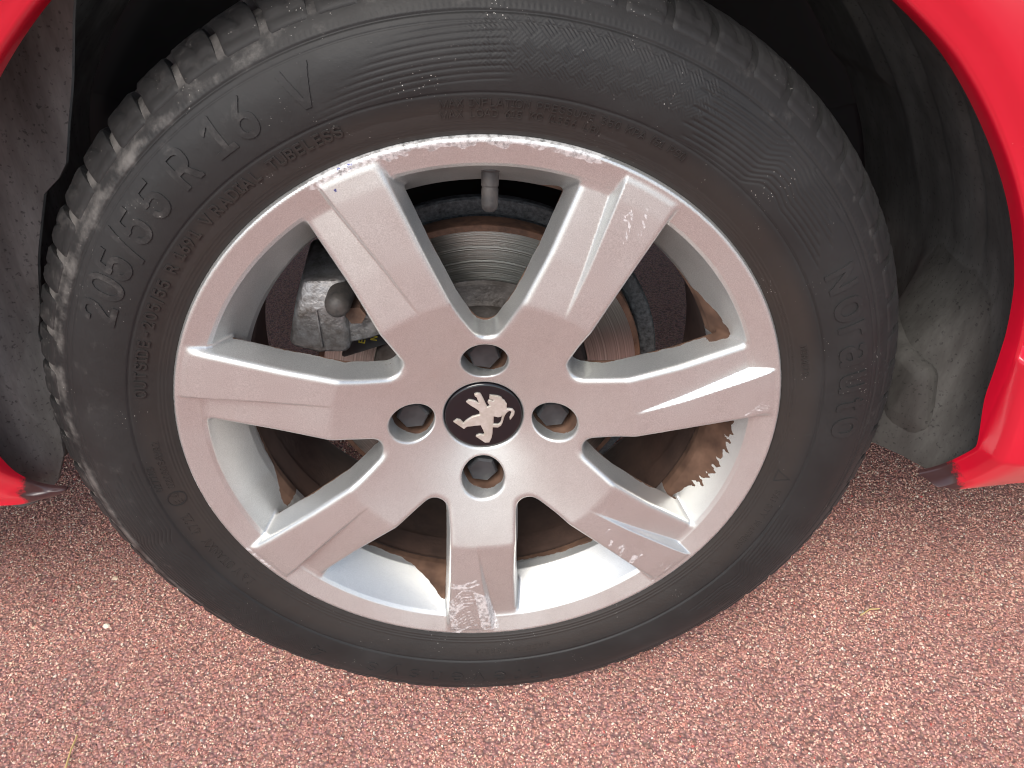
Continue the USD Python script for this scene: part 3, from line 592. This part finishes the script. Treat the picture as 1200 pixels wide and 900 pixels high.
lettering([('N', .0190, .2580, 27.4), ('o', .0245, .2582, 22.2), ('r', .0240, .2582, 18.3), ('a', .0245, .2582, 14.0), ('u', .0240, .2582, 8.9), ('t', .0205, .2582, 4.6), ('o', .0245, .2582, 0.2)], 'large raised name down the right of the sidewall', .0009, True)
lettering(spread('NORAUTO', .0042, .2330, 17.0, 11.4), 'small raised name beside the large one', .0006)
lettering(spread('L-38767', .0034, .2255, 26.4, 20.2) + spread('S-259157', .0034, .2255, 17.5, 10.5) + spread('(S-25557)', .0034, .2255, 8.0, 2.0), 'tiny raised serial numbers by the bead', .0003)
lettering([('E', .0050, .2330, -169.3), ('4', .0050, .2330, -170.7)] + spread('021080', .0046, .2330, -172.9, -177.2) + spread('S4WR2', .0046, .2330, -178.4, -182.6) + spread('027703', .0046, .2410, -172.9, -177.6), 'raised approval mark and numbers at the lower left', .0004)
lettering(spread('16Y', .0066, .2330, -145.8, -149.4, -1) + spread('0TANXY', .0066, .2330, -151.5, -158.6) + spread('4721', .0066, .2340, -161.6, -165.6), 'raised date code letters at the lower left', .0005)
lettering(spread('SAFETY WARNING', .0046, .2360, -15.5, -30.5), 'faint raised safety warning at the lower right', .00035)
lettering(spread('MADE IN SERBIA', .0042, .2350, -78.0, -93.3), 'faint raised line at the foot of the sidewall', .0003)
lettering(spread('Prevensys', .0160, .2600, -82.0, -114.0), 'large faint raised name at the foot of the sidewall', .0005)
lettering([('4', .0170, .2590, -125.0)], 'large faint raised figure 4 left of the name at the foot of the sidewall', .0005)
# ring round the approval mark, triangle by the warning
ring = trimesh.creation.annulus(.0058, .0066, 1.0, sections=40)
def stamp(m, r0, deg, depth):
    v = np.array(m.vertices); z = (v[:, 2] - v[:, 2].min()) / np.ptp(v[:, 2])
    return on_wall(r0 + v[:, 1], math.radians(deg) - v[:, 0] / r0, (z - .5) * 2 * depth), np.array(m.faces)
tri = trimesh.creation.extrude_polygon(Polygon([(-.006, -.005), (.006, -.005), (0, .006)]).difference(Polygon([(-.0047, -.0042), (.0047, -.0042), (0, .0044)])), 1.0, engine='earcut')
for m, r0, dg, lb in ((ring, .2355, -170.0, 'raised ring round the approval mark'), (tri, .2360, -12.0, 'raised warning triangle')):
    v, f = stamp(m, r0, dg, .0004); obj('raised_mark', (v, f), 'tyre_rubber', WHEEL, smooth=40, label=lb)

# ---------------------------------------------------------------- brake
dp = [(.020, .040), (.066, .0420), (.069, .0450), (.0700, .0560), (.0730, .0760), (.0850, .0780), (.0870, .0800), (.0880, .0815), (.1290, .0815)]
v, f = lathe([(.0875, .0830), (.0885, .0815), (.1275, .0815)], 180); m = trimesh.Trimesh(v, f, process=False)
BR = thing('brake_disc', parent=CAR, loc=OFF, label='worn steel brake disc behind the spokes')
obj('friction_face', (v, f), 'disc_steel', BR, smooth=30)
obj('disc_edge', lathe([(.1275, .0815), (.1318, .0820), (.1325, .0830), (.1325, .0990), (.12, .1000)], 180), 'rusty_edge', BR, smooth=40, label='rusty brown rim of the disc')
obj('disc_hat', lathe([(.0, .044), (.062, .0442), (.0665, .046), (.0680, .052), (.0700, .0740), (.0730, .0765), (.0800, .0790), (.0850, .0800), (.0875, .0832)], 120), 'dark_casting', BR, smooth=30)
shield = lathe([(.1335, .1010), (.1350, .0985), (.1420, .0960), (.1465, .0960), (.1480, .0975), (.1480, .104), (.13, .106), (.04, .106)], 160, math.radians(-60), math.radians(122), closed=False)
obj('splash_shield', shield, 'pitted_steel', CAR, smooth=35, off=OFF, label='pitted dark dust shield round the disc')
CALI = thing('brake_caliper', parent=CAR, loc=OFF, label='grey cast brake caliper left of the hub')
def shift(pts, y): return [(a * 1e-3, y, b * 1e-3) for a, b in pts]
front = [(-139, 53), (-124, 47), (-106, 47), (-106, 78), (-115, 88), (-133, 84)]
body = rounded_hull(shift([(-137, 56), (-122, 51), (-104, 51), (-103, 76), (-114, 84), (-130, 80)], .0580) + shift([(-134, 60), (-104, 60), (-102, 98), (-124, 98)], .0640) + shift([(-132, 62), (-98, 62), (-98, 104), (-124, 104)], .118), .006, 14)
arm = rounded_hull(shift([(-106, 53), (-90, 56), (-75, 60), (-76, 68), (-96, 78), (-106, 80)], .0620) + shift([(-106, 56), (-78, 62), (-80, 72), (-104, 84)], .0720), .0045, 14)
mb = (body + arm).refine_to_length(.003)
vb_, fb_, _ = meshkit.arrays(mb); vb_ = vb_ + .0010 * (meshkit.fbm(vb_ * 180, 3, 11) - .5)[:, None] * np.array([1, 1, 1])
obj('caliper_body', (vb_, fb_), 'cast_metal', CALI, smooth=35)
seam = trimesh.util.concatenate([trimesh.creation.box([.0012, .002, .030], trimesh.transformations.translation_matrix([-.1185, .0510, .068]))])
obj('casting_seam', seam, 'cast_metal', CALI)
obj('guide_pin', axis_lathe([(0, -.0320), (.0040, -.0315), (.0078, -.0290), (.0094, -.0240), (.0098, 0), (.0100, .060)], (-.1000, .0680, .0915), (0.05, 1, 0.03)), 'valve_rubber', CALI, smooth=40, label='dusty rubber boot of the guide pin')
obj('slider_bolt', hull([(-.0905 + .0075 * math.cos(k * math.pi / 3), yy, .0780 + .0075 * math.sin(k * math.pi / 3)) for k in range(6) for yy in (.050, .075)]), 'brown_grime', CALI, smooth=25)
PAD = thing('brake_pad', parent=CAR, loc=OFF, label='black brake pad with yellow print')
obj('backing_plate', rounded_hull(shift([(-108, 30), (-62, 44), (-56, 70), (-70, 84), (-92, 74)], .0760), .002, 8), 'black_plastic', PAD)
def print_at(txt, h, x, z, y, rot):
    m = meshkit.text_mesh(txt, h, .0003, True); v = np.array(m.vertices); c, s = math.cos(rot), math.sin(rot)
    return trimesh.Trimesh(np.stack([x + v[:, 0] * c - v[:, 1] * s, y - v[:, 2], z + v[:, 0] * s + v[:, 1] * c], 1), m.faces, process=False)
obj('yellow_print', trimesh.util.concatenate([print_at('E2', .005, -.0905, .040, .0739, 1.35), print_at('NU', .005, -.0810, .042, .0739, 1.35), print_at('2.2', .005, -.0700, .045, .0739, 1.35), print_at('K', .006, -.0640, .064, .0739, .4)]), 'yellow_print', PAD)

# ---------------------------------------------------------------- wheel arch liner
def wobble(v, amp, sc, seed):
    r = np.hypot(v[:, 0], v[:, 2])[:, None]; n = (meshkit.fbm(v * sc, 4, seed) - .5)[:, None] * amp
    return v + np.concatenate([v[:, :1] / r, 0 * r, v[:, 2:] / r], 1) * n
def liner(a0, a1, prof, n, name, label, edit=None, look_='liner_plastic'):
    Y = np.concatenate([np.linspace(prof[i][1], prof[i + 1][1], 24, endpoint=False) for i in range(len(prof) - 1)] + [[prof[-1][1]]])
    R = np.concatenate([np.linspace(prof[i][0], prof[i + 1][0], 24, endpoint=False) for i in range(len(prof) - 1)] + [[prof[-1][0]]])
    v, f = lathe(np.stack([R, Y], 1), n, math.radians(a0), math.radians(a1), closed=False)
    if edit: v = edit(v)
    v = wobble(v, .004, 14, 3)
    obj(name, (v, f), look_, CAR, smooth=60, off=OFF, label=label)
PR = [(.3790, -.0090), (.3830, .006), (.388, .030), (.392, .10), (.392, .26)]
def edit_r(v):
    a = np.degrees(np.arctan2(v[:, 2], v[:, 0])); r = np.hypot(v[:, 0], v[:, 2]); g = np.zeros(len(v))
    for y0, w, d in ((.055, .006, .004), (.105, .005, .003), (.150, .006, -.003)): g += d * np.exp(-((v[:, 1] - y0) / w) ** 2) * sstep(a, 10, 25)
    g -= .006 * sstep(a, 30, 34) * sstep(a, 60, 56) * sstep(v[:, 1], .16, .165)
    # foot: bulge in front of the sill and a hollow beside it
    g -= .045 * np.exp(-(((v[:, 1] - .085) / .050) ** 4)) * sstep(a, 15, 2)
    k = (r + g) / r; v = v.copy(); v[:, 0] *= k; v[:, 2] *= k
    low = sstep(a, 6, -10); v[:, 0] -= .025 * low * sstep(v[:, 1], -.02, .03)
    return v
def edit_l(v):
    a = np.degrees(np.arctan2(v[:, 2], v[:, 0])) % 360; r = np.hypot(v[:, 0], v[:, 2]); g = np.zeros(len(v))
    g -= .012 * sstep(v[:, 1], -.010, .066) * sstep(a, 112, 126)
    g -= .034 * sstep(v[:, 1], -.010, .080) * sstep(a, 146, 174)
    k = (r + g) / r; v = v.copy(); v[:, 0] *= k; v[:, 2] *= k; return v
liner(-9.5, 95, PR, 260, 'wheel_arch_liner', 'dirty dark plastic liner right of the tyre, with a bulged foot', edit_r)
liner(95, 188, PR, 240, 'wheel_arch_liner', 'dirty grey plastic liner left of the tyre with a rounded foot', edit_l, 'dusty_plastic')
pp = Polygon([(-.300, .330), (-.216, .320), (-.2265, .290), (-.241, .246), (-.2585, .197), (-.2655, .188), (-.278, .178), (-.298, .130), (-.318, .075), (-.3255, .010), (-.330, -.030), (-.338, -.050), (-.350, -.061), (-.366, -.064), (-.395, -.045), (-.395, .200)]).buffer(-.005).buffer(.005)
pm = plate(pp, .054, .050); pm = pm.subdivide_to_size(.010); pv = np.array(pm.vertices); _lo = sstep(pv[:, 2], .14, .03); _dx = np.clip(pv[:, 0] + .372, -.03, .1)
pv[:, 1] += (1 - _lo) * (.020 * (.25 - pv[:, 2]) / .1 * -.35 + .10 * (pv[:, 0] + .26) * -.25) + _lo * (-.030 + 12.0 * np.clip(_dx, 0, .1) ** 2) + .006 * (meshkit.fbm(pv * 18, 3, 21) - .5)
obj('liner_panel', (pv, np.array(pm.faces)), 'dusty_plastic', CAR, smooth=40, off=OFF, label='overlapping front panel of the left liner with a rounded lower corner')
lump = rounded_hull([(.352, .046, .006), (.345, .062, .012), (.358, .040, -.030), (.345, .052, -.024), (.355, .050, -.054), (.352, .10, .02), (.352, .10, -.03)], .013, 20).refine_to_length(.006)
lv, lf, _ = meshkit.arrays(lump); obj('liner_foot', (wobble(lv, .006, 22, 8), lf), 'liner_plastic', CAR, smooth=60, off=OFF, label='rounded dirty foot of the right liner by the sill')
obj('deflector_flap', trimesh.creation.box(bounds=[[.318, .10, -.075], [.360, .106, .03]]), 'underbody', CAR, off=OFF, label='black flap between the tyre and the liner foot')
# inner wall of the arch and the floor of the car, which shade the ground behind the wheel
aw = np.radians(np.linspace(25, 150, 60)); iw = [(.394 * math.cos(t), .394 * math.sin(t)) for t in aw]
v = np.array([(x, .262, z) for x, z in iw] + [(x * .30, .300, z * .35 + .05) for x, z in iw]); n = len(iw)
obj('inner_wing', (v, np.array([(i, i + 1, n + i + 1) for i in range(n - 1)] + [(i, n + i + 1, n + i) for i in range(n - 1)])), 'underbody', CAR, off=OFF, label='black inner wall of the wheel arch')
obj('floor_pan', trimesh.util.concatenate([trimesh.creation.box(bounds=[[-1.2, .275, .066], [1.6, 1.75, .42]]), trimesh.creation.box(bounds=[[.42, .02, -.035], [1.6, .34, .30]]), trimesh.creation.box(bounds=[[-1.2, .02, -.01], [-.43, .34, .30]])]), 'underbody', CAR, off=OFF, label='black underside of the car')
obj('drive_shaft', trimesh.creation.cylinder(.013, segment=[(0, .10, 0), (0.02, .62, .02)], sections=24), 'underbody', CAR, off=OFF)
obj('suspension_arm', rounded_hull([(-.02, .11, -.10), (.03, .11, -.10), (.10, .42, -.06), (-.10, .42, -.06)], .012, 8), 'underbody', CAR, off=OFF)
obj('hub_carrier', rounded_hull([(-.05, .108, -.10), (.05, .108, -.10), (.06, .112, .08), (-.08, .112, .09), (-.05, .15, 0), (.05, .15, 0)], .012, 8), 'underbody', CAR, off=OFF)

# ---------------------------------------------------------------- painted body round the arch
def opening():
    right = [(.3435, -.0590), (.3460, -.0575), (.3520, -.0540), (.3585, -.0470), (.3625, -.0350), (.3645, -.0200), (.3655, .0), (.3660, .0190), (.3655, .0450), (.3642, .0690)]
    arc = [(rad * math.cos(t), rad * math.sin(t)) for t in np.radians(np.linspace(11, 90, 90)) for rad in [float(np.interp(math.degrees(t), [11, 18, 27, 36, 45, 52, 90], [.3712, .3745, .374, .372, .371, .368, .366]))]]
    arcl = [(rad * math.cos(t), rad * math.sin(t)) for t in np.radians(np.linspace(90, 168, 90))[1:] for rad in [float(np.interp(math.degrees(t), [90, 125, 134, 150, 168], [.366, .365, .361, .358, .354]))]]
    left = [(-.3480, .0520), (-.3440, .0300), (-.3400, .0090), (-.3370, -.0090), (-.3300, -.0240), (-.3220, -.0300), (-.3110, -.0300), (-.3095, -.0320), (-.3150, -.0360), (-.3280, -.0395)]
    P = np.array(right + arc + arcl + left); l = np.r_[0, np.cumsum(np.linalg.norm(np.diff(P, axis=0), axis=1))]
    s = np.linspace(0, l[-1], 520); return np.stack([gaussian_filter1d(np.interp(s, l, P[:, k]), 2.0) for k in (0, 1)], 1)
def tuck(x, z):
    return np.where(x > 0, .030 * np.clip((-.012 - z) / .048, 0, 1), .030 * sstep(z, .03, -.045))
def body_y(x, z, s):
    """How far out the painted skin stands (y, negative towards the viewer); s = distance from the arch edge."""
    y = -.030 - .0045 * sstep(s, .002, .022) + .004 * sstep(s, .022, .075)
    right = (x > 0)
    e = sstep(s, .0005, .006)
    y = y - right * e * (.0085 * sstep(z, .0712, .0655) - .009 * sstep(z, .26, .070) * sstep(z, .0655, .0712))
    y = y - right * e * .005 * sstep(z, .064, -.008)
    return y + tuck(x, z)
def body():
    O = opening(); n = len(O); ang = np.degrees(np.arctan2(O[:, 1], O[:, 0])); t = np.linspace(0, 1, n)
    T = np.zeros_like(O)
    zt = np.interp(t, [0, .10, .14, .5, .86, .90, 1], [0, .2, .3, 0, 0, 0, 0])
    bx = np.array([(.95, -.0620), (.95, .09), (.95, .25), (.95, .60), (0, .75), (-.95, .60), (-.95, .20), (-.95, .02), (-.95, -.075)])
    at = np.array([0, .13, .22, .33, .5, .67, .80, .92, 1])
    for k in (0, 1): T[:, k] = np.interp(t, at, bx[:, k])
    u = np.concatenate([[0], np.array([.003, .006, .010, .015, .02, .026, .034, .044, .056, .07, .085, .10, .12, .15, .19, .25, .32, .42, .60])])
    rows = []
    tang = np.gradient(O, axis=0); nor = np.stack([tang[:, 1], -tang[:, 0]], 1); nor /= np.linalg.norm(nor, axis=1, keepdims=True)
    c = O - np.array([0, .05]); nor *= np.sign((nor * c).sum(1))[:, None]
    for k, inward in enumerate(((.0, .016), (.0, .008), (.0, -.026 - -.004))): pass
    # the edge: return flange, a rounded corner, then the skin
    flange = [(-.0005, -.012), (-.0005, -.020), (-.0002, -.0255), (.0007, -.0285)]
    for d, y in flange:
        deep = np.where(O[:, 1] < .03, .25 + .75 * sstep(O[:, 1], -.02, .03), 1.0)
        rows.append(np.column_stack([O[:, 0] + nor[:, 0] * d, -.0285 + (y + .0285) * deep + tuck(O[:, 0], O[:, 1]), O[:, 1] + nor[:, 1] * d]))
    for s in u[1:]:
        full = np.linalg.norm(T - O, axis=1); w = np.minimum(s / full, 1)[:, None]
        mixd = sstep(np.full(n, s), .0, .022)[:, None]
        dirn = (T - O) / full[:, None]; ends = sstep(np.minimum(t, 1 - t), .02, .06)[:, None]
        dirb = nor * (1 - mixd) * ends + dirn * (1 - (1 - mixd) * ends); dirb /= np.linalg.norm(dirb, axis=1, keepdims=True)
        Q = O + dirb * s
        rows.append(np.column_stack([Q[:, 0], body_y(Q[:, 0], Q[:, 1], s), Q[:, 1]]))
    Q = T; rows.append(np.column_stack([Q[:, 0], body_y(Q[:, 0], Q[:, 1], .9), Q[:, 1]]))
    V = np.stack(rows, 1)                       # n x m x 3
    m = V.shape[1]; i, j = np.meshgrid(np.arange(n - 1), np.arange(m - 1), indexing='ij')
    q = np.stack([i * m + j, i * m + j + 1, (i + 1) * m + j + 1, (i + 1) * m + j], -1).reshape(-1, 4)
    v = V.reshape(-1, 3); f = np.vstack([q[:, [0, 1, 2]], q[:, [0, 2, 3]]])
    fnv = np.cross(v[f[:, 1]] - v[f[:, 0]], v[f[:, 2]] - v[f[:, 0]])
    if fnv[:, 1].mean() > 0: f = f[:, ::-1]
    mesh = trimesh.Trimesh(v, f, process=False); _, _, nn = meshkit.arrays((v, f), True)
    c = v[f].mean(1)
    sill = (c[:, 0] > 0) & (c[:, 2] < -.012); bump = (c[:, 0] < 0) & (c[:, 2] < .16)
    for name, keep, lb in (('side_sill', sill, 'red underside of the sill right of the wheel'), ('bumper', bump, 'red lower bumper tip left of the wheel, worn dark at its end'), ('wing_panel', ~sill & ~bump, 'glossy red wing with a rolled arch edge')):
        used, ff = sub(v, f, nn, keep); q = v[used]
        tip = np.maximum(sstep(np.hypot(q[:, 0] - .338, q[:, 2] + .058), .045, .012), sstep(np.hypot(q[:, 0] + .308, q[:, 2] + .033), .050, .012)); tip[q[:, 2] > 0] = 0
        raw(name, q + np.array(OFF), ff, nn[used], 'red_paint', CAR, {'wear': np.stack([tip, tip, tip], 1)}, label=lb)
body()

# ---------------------------------------------------------------- chippings bound in the ground, and loose bits on it
def chippings(n=190000):
    root = UsdGeom.PointInstancer.Define(stage, '/World/ground_chippings')
    tag(root.GetPrim(), 'fine red, tan and pale stone chippings bound in the ground', 'chippings', kind='stuff')
    w, names = [], []
    for i, (c, wt) in enumerate(CHIPS):
        for q in range(2):
            rs = np.random.default_rng(50 + i * 7 + q)
            p = rs.normal(size=(11, 3)); p /= np.linalg.norm(p, axis=1, keepdims=True); p *= rs.uniform(.75, 1.1, (11, 1)) * [1.0, .85, .62]
            m = trimesh.convex.convex_hull(p)
            path = f'/World/ground_chippings/chip' + (f'_{len(names):03d}' if names else '')
            usdkit.mesh(stage, path, m, f'/World/Looks/chipping_{i}'); names.append(path); w.append(wt)
    rs = np.random.default_rng(5)
    x = rs.uniform(-.74, .84, n); y = rs.uniform(-.16, .46, n)
    keep = ~((np.abs(x) < .09) & (y > .02) & (y < .19)); x, y = x[keep], y[keep]; n = len(x)
    s = np.clip(rs.lognormal(math.log(.00100), .32, n), .0005, .0024)
    q = rs.normal(size=(n, 4)); q[:, 1:3] *= .55; q /= np.linalg.norm(q, axis=1, keepdims=True)
    z = s * rs.uniform(-.25, .30, n) + .0002
    idx = rs.choice(len(names), n, p=np.array(w) / sum(w))
    root.CreatePrototypesRel().SetTargets([Sdf.Path(p) for p in names])
    root.CreateProtoIndicesAttr(Vt.IntArray.FromNumpy(idx.astype(np.int32)))
    root.CreatePositionsAttr(Vt.Vec3fArray.FromNumpy(np.stack([x, y, z], 1).astype(np.float32)))
    root.CreateScalesAttr(Vt.Vec3fArray.FromNumpy(np.repeat(s[:, None], 3, 1).astype(np.float32)))
    root.CreateOrientationsAttr(Vt.QuathArray([Gf.Quath(float(a), float(b), float(c), float(d)) for a, b, c, d in q]))
chippings()
def needle(pts, r, label, group=None):
    seg = [manifold3d.Manifold.batch_hull([manifold3d.Manifold.sphere(r, 8).translate(tuple(map(float, a))), manifold3d.Manifold.sphere(r * .8, 8).translate(tuple(map(float, b)))]) for a, b in zip(pts[:-1], pts[1:])]
    m = seg[0]
    for t in seg[1:]: m += t
    obj('dry_stalk', m, 'straw', smooth=40); tag(stage.GetPrimAtPath('/World/dry_stalk' + (f'_{COUNT["/World/dry_stalk"] - 1:03d}' if COUNT['/World/dry_stalk'] > 1 else '')), label, 'stalk', group)
needle([(-.377, -.052, .0035), (-.3785, -.036, .0045), (-.379, -.022, .0035)], .0009, 'long straw-coloured stalk at the lower left corner of the picture')
needle([(.384, .063, .003), (.396, .069, .004), (.407, .070, .003)], .0008, 'short straw-coloured stalk right of the tyre')
def pebble(x, y, s, look_, label, seed):
    rs = np.random.default_rng(seed); p = rs.normal(size=(22, 3)); p /= np.linalg.norm(p, axis=1, keepdims=True); p *= rs.uniform(.85, 1.08, (22, 1)) * s * [1, .8, .6]
    m = trimesh.convex.convex_hull(p + [x, y, s * .3])
    obj('loose_stone', m, look_, smooth=30, label=label, category='stone')
pebble(-.400, .105, .0036, 'chipping_6', 'pale loose stone on the ground left of the tyre foot', 1)
pebble(-.415, .172, .0034, 'chipping_5', 'tan loose stone beyond the pale one at the left', 2)
pebble(.237, .146, .0042, 'chipping_5', 'tan loose stone on the ground right of the tyre foot', 3)
